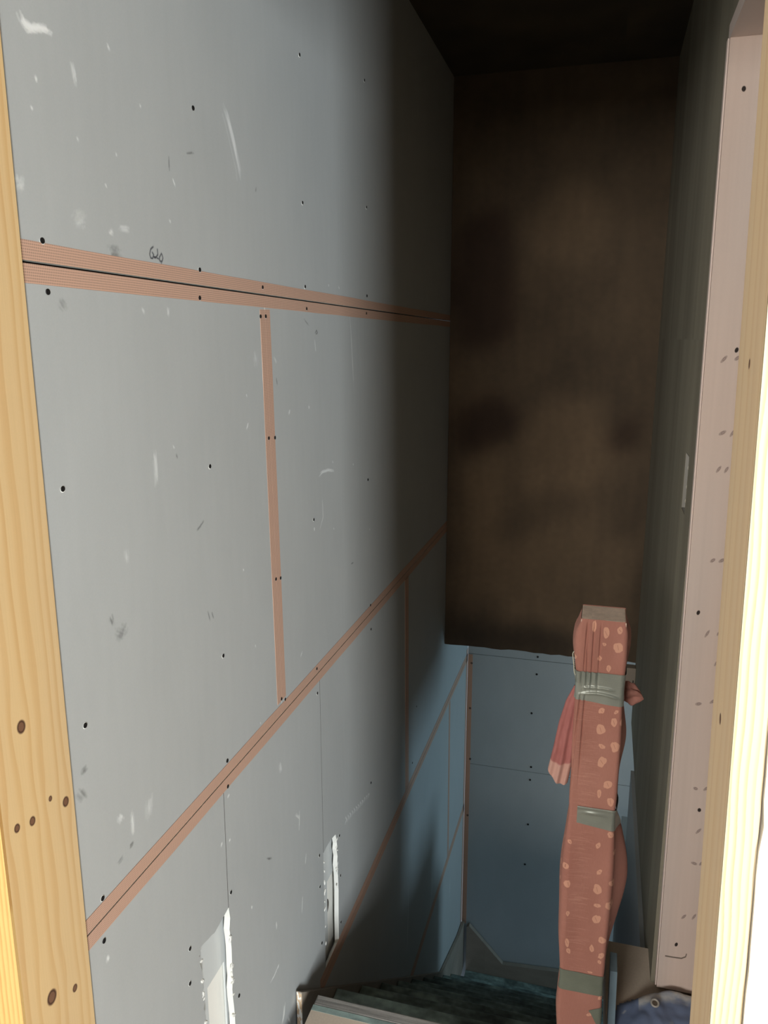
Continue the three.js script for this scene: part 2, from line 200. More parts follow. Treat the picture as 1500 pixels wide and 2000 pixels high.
// pine: early and late wood in rings that flow around knots; uv covers u0..u1, v0..v1
function pine(w, h, u0, u1, v0, v1, knots, o = {}) {
  const { early = [226, 192, 142], late = [204, 163, 108], pitch = 0.011, z = 1, wob = 0.012, contrast = 1 } = o;
  const c = pixelCanvas(w, h, (u, v) => {
    const x = u0 + u * (u1 - u0), y = v0 + v * (v1 - v0);
    let f = x + wob * N2(y * 1.3, x * 4, z) + 0.003 * N2(y * 9, x * 20, z + 2), kd = 0, kr = 0;
    for (const [kx, ky, r] of knots) {
      const dx = x - kx, dy = (y - ky) * 0.55, q = Math.hypot(dx, dy), R = r * 4;
      f += Math.sign(dx) * -r * 1.3 * Math.exp(-(q * q) / (R * R)) * (1 - Math.exp(-(dx * dx) / (r * r)));
      const e = Math.hypot(dx * 0.95 + (y - ky) * 0.25, (y - ky) * 0.75 - dx * 0.25) / r;
      if (e < 1.3) { kd = Math.max(kd, 1 - sm(0.85, 1.25, e)); kr = e; }
    }
    const ring = f / pitch + 0.7 * N2(x * 30, y * 0.8, z + 5), s = ring - Math.floor(ring);
    let t = contrast * (sm(0.35, 0.92, s) - sm(0.94, 1, s)) * (0.65 + 0.35 * N2(x * 70, y * 1.5, z + 8));
    const fine = 3.5 * N2(x * 900, y * 7, z) + 2 * (rnd() - 0.5), warm = 6 * N2(x * 14, y * 0.9, z + 11);
    const p = [0, 1, 2].map((i) => early[i] + (late[i] - early[i]) * t + fine + warm * [1, 0.6, -0.4][i]);
    const kc = kr < 0.72 ? [112, 78, 58] : [66, 40, 28];
    return p.map((q, i) => q + (kc[i] - q) * kd * 0.92);
  });
  return cover(texture(c), u0, u1, v0, v1);
}
const pineLeft = std({ map: pine(256, 2048, 0.64, 0.79, -1.05, 0.6, LKNOTS.map(([D, Y], i) => [D * 1.0525, Y * 1.0525, [0.0062, 0.0052, 0.0045, 0.0042, 0.0028, 0.0078, 0.0042][i]]), { early: [219, 187, 138], late: [200, 154, 98], pitch: 0.021, contrast: 0.62 }), roughness: 0.62 });
const pineEdge = std({ map: pine(128, 1024, -0.75, -0.63, -1.6, 0.7, [], { early: [206, 168, 106], late: [180, 134, 78], pitch: 0.007 }), roughness: 0.6 });
const pineRight = std({ map: pine(256, 2048, 0.60, 0.80, -1.6, 0.7, [[0.73, -0.345, 0.004], [0.72, -0.02, 0.003]], { early: [242, 220, 186], late: [228, 198, 158], contrast: 0.6, pitch: 0.026, z: 4 }), roughness: 0.62 });
const pineRightEdge = std({ map: pine(128, 2048, 0.09, 0.155, -1.0, 0.3, [], { early: [206, 192, 162], late: [180, 158, 118], pitch: 0.0056, z: 6, wob: 0.006, contrast: 1.2 }), roughness: 0.6 });
const pineGrey = std({ color: rgb(150, 138, 124), roughness: 0.85 });

// pink-primed lining of the side opening, with knots grinning through, nail holes and rubs
const pinkMap = (() => {
  const U0 = 0.18, U1 = 0.34, V0 = -1.62, V1 = 0.62, w = 256, h = 2048;
  const c = pixelCanvas(w, h, (u, v) => {
    const x = U0 + u * (U1 - U0), y = V0 + v * (V1 - V0);
    const a = 3 * N2(x * 160, y * 3) + 4 * N2(x * 30, y * 1.1, 3) + 2.4 * (rnd() - 0.5), t = 5 * N2(x * 12, y * 1.7, 6);
    return [218 + a + t * 0.6, 199 + a - t * 0.4, 188 + a - t];
  });
  const g = c.getContext('2d'), px = (x) => (x - U0) / (U1 - U0) * w, py = (y) => (1 - (y - V0) / (V1 - V0)) * h;
  PINK.forEach(([x, y], i) => {
    const hole = [0, 1, 10, 18, 24].includes(i);
    g.save(); g.translate(px(x), py(y)); g.rotate(-0.9 + rnd());
    g.fillStyle = hole ? 'rgba(38,30,24,0.95)' : 'rgba(140,120,114,0.5)';
    g.beginPath(); g.ellipse(0, 0, hole ? 6 : 8 + rnd() * 4, hole ? 4.4 : 3.6, 0, 0, 7); g.fill();
    if (!hole) { g.strokeStyle = 'rgba(108,90,88,0.5)'; g.lineWidth = 1.2; g.beginPath(); g.ellipse(1, 0, 5, 2.2, 0, 0, 7); g.stroke(); }
    g.restore();
  });
  g.strokeStyle = 'rgba(86,74,64,0.85)'; g.lineWidth = 3; g.beginPath();
  PINKCRACK.forEach(([x, y], i) => (i ? g.lineTo(px(x), py(y)) : g.moveTo(px(x), py(y)))); g.stroke();
  return cover(texture(c), U0, U1, V0, V1);
})();
const pink = std({ map: pinkMap, roughness: 0.8 });
const pinkPlain = std({ color: rgb(226, 210, 202), roughness: 0.8 });
const whitePlaster = std({ color: rgb(240, 238, 230), roughness: 0.92 });

// gypsum plaster that is still drying: brown, with darker damp patches and paler dry ones, each with its own outline
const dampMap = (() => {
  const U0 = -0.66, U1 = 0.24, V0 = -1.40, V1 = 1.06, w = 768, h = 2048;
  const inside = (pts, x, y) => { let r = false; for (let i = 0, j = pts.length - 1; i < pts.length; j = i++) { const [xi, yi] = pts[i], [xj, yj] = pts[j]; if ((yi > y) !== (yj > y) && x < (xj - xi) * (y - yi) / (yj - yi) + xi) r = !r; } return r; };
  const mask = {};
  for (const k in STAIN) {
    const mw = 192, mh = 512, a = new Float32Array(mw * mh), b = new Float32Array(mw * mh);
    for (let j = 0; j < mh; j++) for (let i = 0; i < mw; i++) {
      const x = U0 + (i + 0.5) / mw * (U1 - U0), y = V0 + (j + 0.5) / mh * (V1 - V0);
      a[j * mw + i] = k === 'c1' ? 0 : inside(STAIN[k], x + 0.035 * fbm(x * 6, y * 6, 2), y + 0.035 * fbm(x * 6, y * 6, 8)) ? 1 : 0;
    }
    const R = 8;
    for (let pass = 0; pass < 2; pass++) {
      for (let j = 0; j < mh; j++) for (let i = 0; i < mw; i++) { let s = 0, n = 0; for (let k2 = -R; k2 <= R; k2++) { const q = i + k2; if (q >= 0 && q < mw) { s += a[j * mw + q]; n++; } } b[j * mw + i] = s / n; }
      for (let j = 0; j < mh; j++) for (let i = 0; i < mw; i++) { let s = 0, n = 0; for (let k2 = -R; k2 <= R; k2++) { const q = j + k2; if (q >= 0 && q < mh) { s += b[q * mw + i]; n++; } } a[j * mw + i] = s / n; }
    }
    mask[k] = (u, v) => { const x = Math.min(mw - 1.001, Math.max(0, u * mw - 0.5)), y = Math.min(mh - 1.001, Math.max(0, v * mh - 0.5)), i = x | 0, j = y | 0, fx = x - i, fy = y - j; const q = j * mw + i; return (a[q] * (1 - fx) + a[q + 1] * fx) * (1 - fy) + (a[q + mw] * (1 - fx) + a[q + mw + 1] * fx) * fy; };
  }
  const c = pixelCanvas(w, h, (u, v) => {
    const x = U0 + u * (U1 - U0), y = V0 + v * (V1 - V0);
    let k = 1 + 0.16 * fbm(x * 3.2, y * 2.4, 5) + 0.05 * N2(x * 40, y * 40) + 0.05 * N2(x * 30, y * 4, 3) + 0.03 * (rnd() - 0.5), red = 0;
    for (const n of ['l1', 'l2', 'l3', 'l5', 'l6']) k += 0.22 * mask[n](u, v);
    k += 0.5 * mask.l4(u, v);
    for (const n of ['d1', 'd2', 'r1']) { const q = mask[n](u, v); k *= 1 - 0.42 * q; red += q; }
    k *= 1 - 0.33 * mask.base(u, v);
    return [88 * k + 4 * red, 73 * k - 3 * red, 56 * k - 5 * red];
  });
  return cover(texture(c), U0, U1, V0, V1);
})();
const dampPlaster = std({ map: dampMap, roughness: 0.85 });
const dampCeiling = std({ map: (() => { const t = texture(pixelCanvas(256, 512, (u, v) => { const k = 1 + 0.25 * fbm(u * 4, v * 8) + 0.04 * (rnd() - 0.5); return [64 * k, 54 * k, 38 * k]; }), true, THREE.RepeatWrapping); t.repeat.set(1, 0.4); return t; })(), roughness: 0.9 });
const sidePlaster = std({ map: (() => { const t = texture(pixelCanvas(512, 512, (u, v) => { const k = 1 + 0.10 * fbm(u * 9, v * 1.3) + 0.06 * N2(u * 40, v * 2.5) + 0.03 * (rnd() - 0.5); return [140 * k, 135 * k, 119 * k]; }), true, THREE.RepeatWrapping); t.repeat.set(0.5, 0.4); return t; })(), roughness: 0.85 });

const hardboard = std({ map: (() => { const t = texture(pixelCanvas(512, 512, (u, v) => { const k = 1 + 0.05 * fbm(u * 6, v * 6) + 0.05 * (rnd() - 0.5); return [196 * k, 182 * k, 166 * k]; }), true, THREE.RepeatWrapping); t.repeat.set(1, 1); return t; })(), roughness: 0.9 });
const dustyGrey = std({ map: (() => { const t = texture(pixelCanvas(512, 256, (u, v) => { const k = 1 + 0.28 * fbm(u * 5, v * 24) + 0.12 * (rnd() - 0.5); return [132 * k, 130 * k, 126 * k]; }), true, THREE.RepeatWrapping); t.repeat.set(1.5, 6); return t; })(), roughness: 0.85 });
const tealTape = std({ map: (() => { const t = texture(pixelCanvas(512, 64, (u, v) => { const k = 1 + 0.22 * fbm(u * 14, v * 4) + 0.1 * (rnd() - 0.5); return [128 * k, 146 * k, 142 * k]; }), true, THREE.RepeatWrapping); t.repeat.set(1.5, 10); return t; })(), roughness: 0.5 });
const stairSheet = std({ map: (() => { const t = texture(pixelCanvas(512, 512, (u, v) => { const k = 1 + 0.5 * fbm(u * 7, v * 16) + 0.2 * N2(u * 50, v * 50) + 0.1 * (rnd() - 0.5); return [104 * k, 118 * k, 112 * k]; }), true, THREE.RepeatWrapping); t.repeat.set(1.3, 1.3); return t; })(), roughness: 0.6 });
const stringWood = std({ map: (() => { const t = texture(pixelCanvas(256, 256, (u, v) => { const k = 1 + 0.06 * fbm(u * 3, v * 9) + 0.04 * (rnd() - 0.5); return [150 * k, 138 * k, 124 * k]; }), true, THREE.RepeatWrapping); t.repeat.set(2, 2); return t; })(), roughness: 0.8 });
const stringEnd = std({ map: (() => { const t = texture(pixelCanvas(64, 256, (u, v) => { const q = fbm(u * 5, v * 12), p = sm(0.1, 0.35, q + 0.55 * Math.abs(u - 0.5)); return [206 + 34 * p, 178 + 60 * p, 146 + 86 * p]; }), true, THREE.RepeatWrapping); t.repeat.set(28, 5); return t; })(), roughness: 0.9 });
const galvanised = std({ color: rgb(140, 138, 132), metalness: 0.6, roughness: 0.45 });
const darkSteel = std({ color: rgb(30, 28, 27), metalness: 0.3, roughness: 0.6 });

// ---------------------------------------------------------------- left wall: plasterboards, scrim on the joints, screws
const XW = -0.65, TH = 0.0125;
const wallLeft = thing('wall_left', 'long left wall of grey plasterboard with orange scrim tape on its joints', 'wall', 'structure');
mesh('wall_core', sideSlab([[0.781, -3.9], [4.3, -3.9], [4.3, 1.1], [0.781, 1.1]], -0.9, -0.735), cavity, wallLeft);
const T1 = 0.088, T2 = -0.8085, T3 = -1.7125, T4 = -2.635, G = 0.0018;   // heights of the level joints
const Y1 = (D) => T1 - 0.0046 * (D - 0.781), Y2 = (D) => T2 - 0.003 * (D - 0.781), S = 0.0005;
const boards = [];
function board(pts, m) { const o = mesh('plasterboard', sideSlab(pts, XW - TH, XW), [m, gypsum], wallLeft); boards.push([o, pts]); return o; }
board([[0.781, Y1(0.781) + G], [3.42, Y1(3.42) + G], [3.42, 1.02], [0.781, 1.02]], boardUpper);
board([[0.781, Y2(0.781) + G], [1.4820 - S, Y2(1.482) + G], [1.4575 - S, Y1(1.4575) - G], [0.781, Y1(0.781) - G]], boardUpper);
board([[1.4820 + S, Y2(1.482) + G], [3.42, Y2(3.42) + G], [3.42, Y1(3.42) - G], [1.4575 + S, Y1(1.4575) - G]], boardUpper);
const h1 = HOLE1.map(([D, Y]) => [Math.min(D, 1.1935), Y]);
board([[0.781, T3 + G], [1.1915, T3 + G], [1.1915, -1.455], [1.12, -1.46], ...h1.slice(1).reverse(), [1.1945, h1[0][1]], [1.1975, Y2(1.2) - G], [0.781, Y2(0.781) - G]], boardLower);
const ragged = (D, Ya, Yb, n, amp) => Array.from({ length: n + 1 }, (_, i) => [D + (i % n ? (rnd() - 0.4) * amp : 0), Ya + (Yb - Ya) * i / n]);
board([[1.1925, T3 + G], [1.7235, T3 + G], [1.7195, Y2(1.72) - G], [1.1985, Y2(1.2) - G], ...ragged(1.1957, -1.085, -1.45, 16, 0.006)], boardLower);
board([[1.7245, T3 + G], [2.646, T3 + G], [2.6225, Y2(2.62) - G], [1.7205, Y2(1.72) - G], ...HOLE2.map(([D, Y], i) => [i === 0 || i === HOLE2.length - 1 ? 1.722 + 0.0015 * (i > 0) : D, Math.max(Y, -1.7035)])], boardLower);
board([[2.647, T3 + G], [4.04, T3 + G], [4.04, Y2(4.04) - G], [2.6235, Y2(2.62) - G]], boardLower);
board([[1.3, T4 + G], [3.545, T4 + G], [3.515, T3 - G], [1.3, T3 - G]], boardLower);
board([[3.548, T4 + G], [4.04, T4 + G], [4.04, T3 - G], [3.518, T3 - G]], boardLower);
board([[1.3, -3.75], [4.04, -3.75], [4.04, T4 - G], [1.3, T4 - G]], boardLower);
const jointShade = std({ color: rgb(72, 68, 62), roughness: 1 });  // painted shade: dark strips set into the two untaped board joints
for (const [a, b, w] of [[[1.1980, Y2(1.2) - G], [1.1946, -1.0815], 0.0007], [[1.7200, Y2(1.72) - G], [1.7225, -1.328], 0.0006]]) mesh('joint_shade_strip', sideSlab([[a[0] - w, a[1]], [b[0] - w, b[1]], [b[0] + w, b[1]], [a[0] + w, a[1]]], XW - 0.006, XW + 0.0002), jointShade, wallLeft, 'dark strip painted as shade in the open joint');
// scrim: one strip over each joint, split by the open joint itself
function strip(pts, half, slot, m, a = 0, b = 1) {   // along a polyline of two (depth, height) points
  const [p, q] = pts, dx = q[0] - p[0], dy = q[1] - p[1], L = Math.hypot(dx, dy), nx = -dy / L, ny = dx / L, gs = [];
  const n = Math.max(6, Math.round(L / 0.12)), top = [], bot = [];
  for (let i = 0; i <= n; i++) { const t = i / n; top.push([p[0] + dx * t, p[1] + dy * t, half + (rnd() - 0.5) * 0.0012]); bot.push(half + (rnd() - 0.5) * 0.0012); }
  for (const s of [1, -1]) {
    const ring = [...top.map(([D, Y]) => [D + nx * slot * s, Y + ny * slot * s]), ...top.map(([D, Y, h], i) => { const w = s > 0 ? h : bot[i]; return [D + nx * w * s, Y + ny * w * s]; }).reverse()];
    if (THREE.ShapeUtils.isClockWise(ring.map(([a1, b1]) => new THREE.Vector2(a1, b1)))) ring.reverse();
    const g = sideSlab(ring, XW + 0.0001, XW + 0.0007), uv = g.attributes.uv, pos = g.attributes.position;
    for (let k = 0; k < pos.count; k++) { const D = -pos.getZ(k) - p[0], Y = pos.getY(k) - EYE - p[1]; uv.setXY(k, (D * dx + Y * dy) / L, (D * nx + Y * ny)); }
    gs.push(g);
  }
  return mesh('joint_tape', mergeGeometries(gs), m, wallLeft);
}
strip([[0.781, Y1(0.781)], [3.36, Y1(3.36)]], 0.024, 0.0017, scrim);
strip([[0.781, Y2(0.781)], [3.42, Y2(3.42)]], 0.0245, 0.0012, scrim);
strip([[1.4580, T1 - 0.0305], [1.4815, T2 + 0.030]], 0.0235, 0.0003, scrim);
strip([[1.68, T3], [4.03, T3]], 0.0245, 0.0010, scrim);
strip([[2.6235, T2 - 0.026], [2.6465, T3 + 0.02]], 0.026, 0.0003, scrim);
strip([[2.3, T4], [4.03, T4]], 0.024, 0.001, scrim);
strip([[3.5165, T3 - 0.03], [3.5455, T4 + 0.02]], 0.018, 0.0003, scrim);
strip([[4.018, T3 + 0.05], [4.018, -3.4]], 0.02, 0.0003, scrim);
// screws: a dished dimple with torn paper rim and a dark head at its bottom
const rimG = new THREE.LatheGeometry([[0.0022, 0.0006], [0.0034, 0.0009], [0.0044, 0.0005], [0.0046, 0]].map(([a, b]) => new THREE.Vector2(a, b)), 12);
const headG = new THREE.LatheGeometry([[0.0001, 0.0006], [0.0012, 0.0006], [0.0018, 0.0010], [0.0036, 0.0012], [0.0037, 0.0001]].map(([a, b]) => new THREE.Vector2(a, b)), 12);
for (const g of [rimG, headG]) g.rotateZ(-Math.PI / 2);
const onBoard = (D, Y) => boards.find(([, p]) => { let r = false; for (let i = 0, j = p.length - 1; i < p.length; j = i++) { const [xi, yi] = p[i], [xj, yj] = p[j]; if ((yi > Y) !== (yj > Y) && D < (xj - xi) * (Y - yi) / (yj - yi) + xi) r = !r; } return r; });
for (const [D, Y] of SCREWS) {
  const b = onBoard(D, Y); if (!b) continue;
  const s = mesh('screw', headG, darkSteel, b[0]); s.position.set(XW + 0.0004, Y + EYE, -D);
  if (rnd() < 0.65) { const t = mesh('torn_paper', rimG, gypsum, b[0]); t.position.set(XW, Y + EYE - 0.0006, -D - 0.0009); }
}
// what shows in the two cut-outs: a set-back white board with a slot, and the pale back of the wall void behind the slot
{
  const rect = (a, b, c, d) => [[a, c], [b, c], [b, d], [a, d]];
  mesh('recess_panel', sideSlab(rect(0.95, 1.30, -1.56, -1.0), -0.676, -0.672, [rect(1.136, 1.206, -1.50, -1.2187)]), panelGrey, wallLeft);
  mesh('recess_back', sideSlab(rect(0.95, 1.40, -1.58, -1.0), -0.690, -0.6785), whitePlaster, wallLeft);
  const dk = [rect(1.8035, 1.868, -1.731, -1.482)];
  mesh('recess_panel', sideSlab(rect(1.62, 1.95, -1.78, -1.22), -0.676, -0.672, dk), panelGrey, wallLeft);
  mesh('recess_back', sideSlab(rect(1.62, 2.05, -1.80, -1.2), -0.690, -0.6785), whitePlaster, wallLeft);
  const k = new THREE.CylinderGeometry(0.026, 0.026, 0.003, 24); k.rotateZ(Math.PI / 2); k.translate(-0.6795, -1.572 + EYE, -1.806);
  mesh('cable_hole', k, cavity, wallLeft, 'dark round cable hole');
  // frayed gypsum crumbs along the cut edges
  const crumbs = [];
  for (let i = 0; i < 46; i++) {
    const e = i % 4, t = rnd(), s = 0.002 + rnd() * 0.0035;
    const [D, Y] = e === 0 ? [1.0825 + rnd() * 0.004, -1.08 - t * 0.36] : e === 1 ? [1.1955 + rnd() * 0.003, -1.09 - t * 0.36] : e === 2 ? [1.829 + rnd() * 0.006, -1.345 - t * 0.2] : [1.7265 + rnd() * 0.002, -1.35 - t * 0.34];
    const g = new THREE.IcosahedronGeometry(s, 0); g.scale(0.5, 1.6, 0.8); g.rotateX(rnd() * 3); g.translate(XW - 0.001 + rnd() * 0.002, Y + EYE, -D); crumbs.push(g);
  }
  const o = mesh('frayed_edge', mergeGeometries(crumbs), gypsum, wallLeft, 'frayed white gypsum along the cut edges'); o.userData.kind = 'stuff';
}

// ---------------------------------------------------------------- far end: plastered bulkhead, boarded wall below and behind it, ceiling, right wall
const wallBack = thing('wall_back', 'brown drying plaster bulkhead hanging over the stairs at the far end', 'wall', 'structure');
{
  const low = []; for (let i = 0; i <= 24; i++) { const x = 0.24 - 0.889 * i / 24; low.push([x, -1.374 + (rnd() - 0.5) * 0.006]); }
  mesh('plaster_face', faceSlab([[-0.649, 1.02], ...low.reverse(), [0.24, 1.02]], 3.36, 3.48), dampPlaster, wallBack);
}
const wallLower = thing('wall_stairs', 'lower grey plasterboard wall behind the wrapped newel post', 'wall', 'structure');
const lowBoards = [[-0.649, 2.3, -1.694, -1.2], [-0.649, 2.3, -2.362, -1.697], [-0.649, 2.3, -3.9, -2.365]].map(([a, b, c, d]) => mesh('plasterboard', box(a, b, c, d, 4.04, 4.06), boardPlain, wallLower));
mesh('corner_tape', faceSlab([[-0.648, -1.70], [-0.648, -3.42], [-0.622, -3.42], [-0.622, -1.70]].reverse(), 4.0385, 4.0399), scrim, wallLower);
for (const [x, Y] of BSCREWS) {
  const s = mesh('screw', headG, darkSteel, lowBoards[Y > -1.6955 ? 0 : Y > -2.3635 ? 1 : 2]); s.rotation.y = -Math.PI / 2; s.scale.setScalar(1.6); s.position.set(x, Y + EYE, -4.0397);
}
const ceil = thing('ceiling', 'dark drying plaster ceiling above the stairwell', 'ceiling', 'structure');
mesh('plaster_face', box(-0.9, 0.33, 1.02, 1.12, 0.742, 3.5), dampCeiling, ceil);
const wallRight = thing('wall_right', 'shadowed grey plaster wall right of the newel post', 'wall', 'structure');
const XR = 0.194;
mesh('plaster_face', (() => { const sw = [[1.905, -0.400], [1.985, -0.400], [1.985, -0.262], [1.905, -0.262]]; const g = sideSlab([[1.79, -1.648], [3.36, -1.655], [3.36, 1.02], [1.79, 1.02]], XR, XR + 0.11, [sw]); return g; })(), sidePlaster, wallRight);
mesh('lower_board', sideSlab([[1.90, -3.9], [3.36, -3.9], [3.36, -2.12], [2.95, -2.12], [2.95, -1.657], [1.90, -1.652]], XR - 0.012, XR + 0.11), boardPlain, wallRight, 'bare plasterboard below landing level');  // far top corner cut away to let hall window light reach the left wall

// ---------------------------------------------------------------- side opening in the right wall: pink-primed lining
const lining = thing('trim_1', 'pink-primed timber lining of the side opening, right of the stairwell', 'door lining', 'structure');
const lean = (Y) => 0.1985 - 0.0075 * Y - XR - 0.004 ;
mesh('jamb', shear(box(XR, 0.42, -1.566, 0.56, 1.762, 1.789, 0.0015), lean), pink, lining);
mesh('stop_bead', shear(box(XR - 0.0035, XR - 0.0005, -1.566, 0.56, 1.768, 1.786), lean), pinkPlain, lining);
mesh('head', box(XR - 0.004, 0.42, 0.56, 0.59, 0.80, 1.789), pinkPlain, lining);
mesh('wall_above', box(XR, 0.31, 0.592, 1.02, 0.80, 1.789), sidePlaster, lining);

// ---------------------------------------------------------------- doorway the view is taken through
const door = thing('trim_2', 'raw pine lining of the near doorway framing the view', 'door lining', 'structure');
mesh('left_jamb', box(-0.664, -0.642, -1.58, 0.58, 0.658, 0.780, 0.0025), pineLeft, door);
mesh('left_jamb_edge', box(-0.664, -0.642, -1.58, 0.58, 0.6535, 0.6578, 0.001), pineEdge, door);
mesh('left_stud', box(-0.74, -0.667, -1.58, 0.58, 0.662, 0.742, 0.002), pineEdge, door);
const leanR = (Y) => -0.0195 * (Y + 0.3);
mesh('right_jamb', shear(box(0.1195, 0.1455, -1.58, 0.58, 0.664, 0.778, 0.0015), leanR), pineRight, door);
mesh('right_jamb_edge', shear(box(0.1195, 0.1455, -1.58, 0.58, 0.659, 0.6635, 0.001), leanR), pineRightEdge, door);
mesh('head', box(-0.74, 0.18, 0.58, 0.61, 0.66, 0.778), pineEdge, door);
const wallFront = thing('wall_front', 'white plaster wall at the right edge beside the pine doorway', 'wall', 'structure');
{
  const edge = []; for (let i = 0; i <= 90; i++) { const Y = -1.58 + 2.16 * i / 90; edge.push([0.1466 + leanR(Y) + 0.0009 * fbm(Y * 14, 2) + (rnd() < 0.12 ? 0.0018 : 0), Y]); }
  mesh('plaster_face', faceSlab([...edge.slice().reverse(), [2.6, -1.58], [2.6, 0.58]].reverse(), 0.655, 0.668), whitePlaster, wallFront);
  mesh('wall_core', box(0.175, 2.6, -1.58, 0.61, 0.67, 0.775), whitePlaster, wallFront);
  mesh('wall_core', box(-2.2, -0.742, -1.58, 0.95, 0.64, 0.742), whitePlaster, wallFront);
  mesh('wall_core', box(-2.2, 2.6, 0.612, 0.95, 0.64, 0.776), whitePlaster, wallFront);
}

// ---------------------------------------------------------------- the room behind the lens, with the two windows that light the doorway
const roomBoard = std({ color: rgb(140, 128, 112), roughness: 0.95 });  // unseen room kept dark to cut light bounced through the doorway
const floorRoom = std({ color: rgb(110, 95, 80), roughness: 0.8 });
const room = thing('wall_room', 'dull brown-grey walls of the room in front of the doorway', 'wall', 'structure');
const holesRoom = [[[1.71, -1.4], [2.45, -1.4], [2.45, 0.5], [1.71, 0.5]], [[-1.6, 0.1], [-0.4, 0.1], [-0.4, 0.9], [-1.6, 0.9]]];
mesh('window_wall', faceSlab([[-2.2, -1.58], [2.6, -1.58], [2.6, 0.95], [-2.2, 0.95]], -3.4, -3.2, holesRoom), roomBoard, room);
mesh('side_wall', box(-2.3, -2.2, -1.58, 0.95, -3.4, 0.742), roomBoard, room);
mesh('side_wall', box(2.6, 2.7, -1.58, 0.95, -3.4, 1.9), roomBoard, room);
const ceilRoom = thing('ceiling', 'dull brown-grey ceiling of the room in front of the doorway', 'ceiling', 'structure');
mesh('plaster_face', box(-2.3, 2.7, 0.95, 1.05, -3.4, 0.741), roomBoard, ceilRoom);
const frameWhite = std({ color: rgb(236, 236, 232), roughness: 0.45 });
const glass = new THREE.MeshPhysicalMaterial({ color: 0xffffff, transmission: 1, thickness: 0, roughness: 0.02, ior: 1.5 });
[[1.71, 2.45, -1.4, 0.5, 'window_1', 'tall glazed door of the room in front of the doorway'], [-1.6, -0.4, 0.1, 0.9, 'window_2', 'wide window of the room in front of the doorway']].forEach(([a, b, c, d, n, label]) => {
  const w = thing(n, label, 'window', 'structure');
  for (const g of [box(a, b, c, c + 0.05, -3.33, -3.27), box(a, b, d - 0.05, d, -3.33, -3.27), box(a, a + 0.05, c + 0.05, d - 0.05, -3.33, -3.27), box(b - 0.05, b, c + 0.05, d - 0.05, -3.33, -3.27)]) mesh('window_frame', g, frameWhite, w);
  mesh('pane', box(a + 0.05, b - 0.05, c + 0.05, d - 0.05, -3.302, -3.298), glass, w);
});
// the little room behind the side opening, and the hall at the foot of the stairs
const side = thing('wall_side', 'plain walls behind the side opening', 'wall', 'structure');
mesh('wall_face', box(1.6, 1.7, -1.58, 1.02, 0.776, 1.9), sidePlaster, side);
mesh('wall_face', box(0.42, 1.6, -1.58, 1.02, 1.8, 1.9), sidePlaster, side);
mesh('ceiling_face', box(0.32, 1.7, 1.02, 1.12, 0.776, 1.9), sidePlaster, side);
const hall = thing('wall_hall', 'walls of the hall at the foot of the stairs', 'wall', 'structure');
mesh('wall_face', box(0.31, 2.3, -3.9, -1.6, 2.65, 2.75), sidePlaster, hall);
mesh('wall_face', faceHall(), sidePlaster, hall);
function faceHall() { return sideSlab([[2.65, -3.9], [4.06, -3.9], [4.06, -1.2], [2.65, -1.2]], 2.3, 2.4, [[[3.43, -2.4], [3.97, -2.4], [3.97, -1.7], [3.43, -1.7]]]); }
mesh('soffit', box(-0.649, 2.4, -1.30, -1.2, 3.482, 4.039), sidePlaster, hall);
mesh('soffit', box(0.31, 2.3, -1.65, -1.55, 2.751, 3.482), sidePlaster, hall);
mesh('wall_face', box(0.242, 2.3, -1.56, -1.2, 3.36, 3.48), sidePlaster, hall);
const w3 = thing('window_3', 'small window of the hall at the foot of the stairs', 'window', 'structure');
for (const g of [box(2.33, 2.37, -2.4, -2.36, 3.43, 3.97), box(2.33, 2.37, -1.74, -1.7, 3.43, 3.97), box(2.33, 2.37, -2.36, -1.74, 3.43, 3.47), box(2.33, 2.37, -2.36, -1.74, 3.93, 3.97)]) mesh('window_frame', g, frameWhite, w3);
mesh('pane', box(2.348, 2.352, -2.36, -1.74, 3.47, 3.93), glass, w3);

// ---------------------------------------------------------------- landing floor
const floor = thing('floor', 'landing floor covered with beige hardboard', 'floor', 'structure');
mesh('floor_room', box(-2.3, 2.7, -1.78, -1.581, -3.4, 0.70), floorRoom, floor);
mesh('protection_board', box(-0.599, 0.085, -1.70, -1.58, 0.70, 1.482), hardboard, floor);
mesh('protection_board', box(0.086, 1.7, -1.70, -1.58, 0.70, 1.905), hardboard, floor);
mesh('edge_tape', box(-0.599, 0.085, -1.70, -1.5795, 1.482, 1.498), tealTape, floor, 'strip of grey green tape along the top step');

// ---------------------------------------------------------------- stairs going down and away
const stairs = thing('staircase', 'dusty staircase covered in dark sheeting going down away from the landing', 'staircase');
const RISE = 0.200, GO = 0.2300, DT = 1.530;
mesh('nosing', box(-0.599, 0.085, -1.612, -1.5795, 1.498, DT, 0.004), dustyGrey, stairs, 'dusty grey nosing of the top step');
for (let k = 0; k < 10; k++) {
  const Y = -1.58 - RISE * k, D = DT + GO * k;
  mesh('riser', box(k ? -0.631 : -0.599, -0.003, Y - RISE, Y - 0.03, D - 0.022, D - 0.004), stairSheet, stairs);
  if (k < 9) {
    const g = box(-0.631, -0.003, Y - RISE - 0.03, Y - RISE, D - 0.003, D + GO, 0.005);
    mesh('tread', g, stairSheet, stairs);
  }
}
mesh('wall_string', sideSlab([[1.507, -1.87], [3.50, -3.6], [3.99, -3.72], [4.03, -3.72], [4.03, -3.40], [3.86, -3.36], [3.36, -3.16], [1.545, -1.595], [1.507, -1.562]], -0.6465, -0.632), stringWood, stairs);
mesh('string_end', faceSlab([[-0.6455, -1.8], [-0.6325, -1.8], [-0.6325, -1.566], [-0.6455, -1.563]], 1.5055, 1.5069), stringEnd, stairs, 'rough cut end of the stair string with white paint splashes');
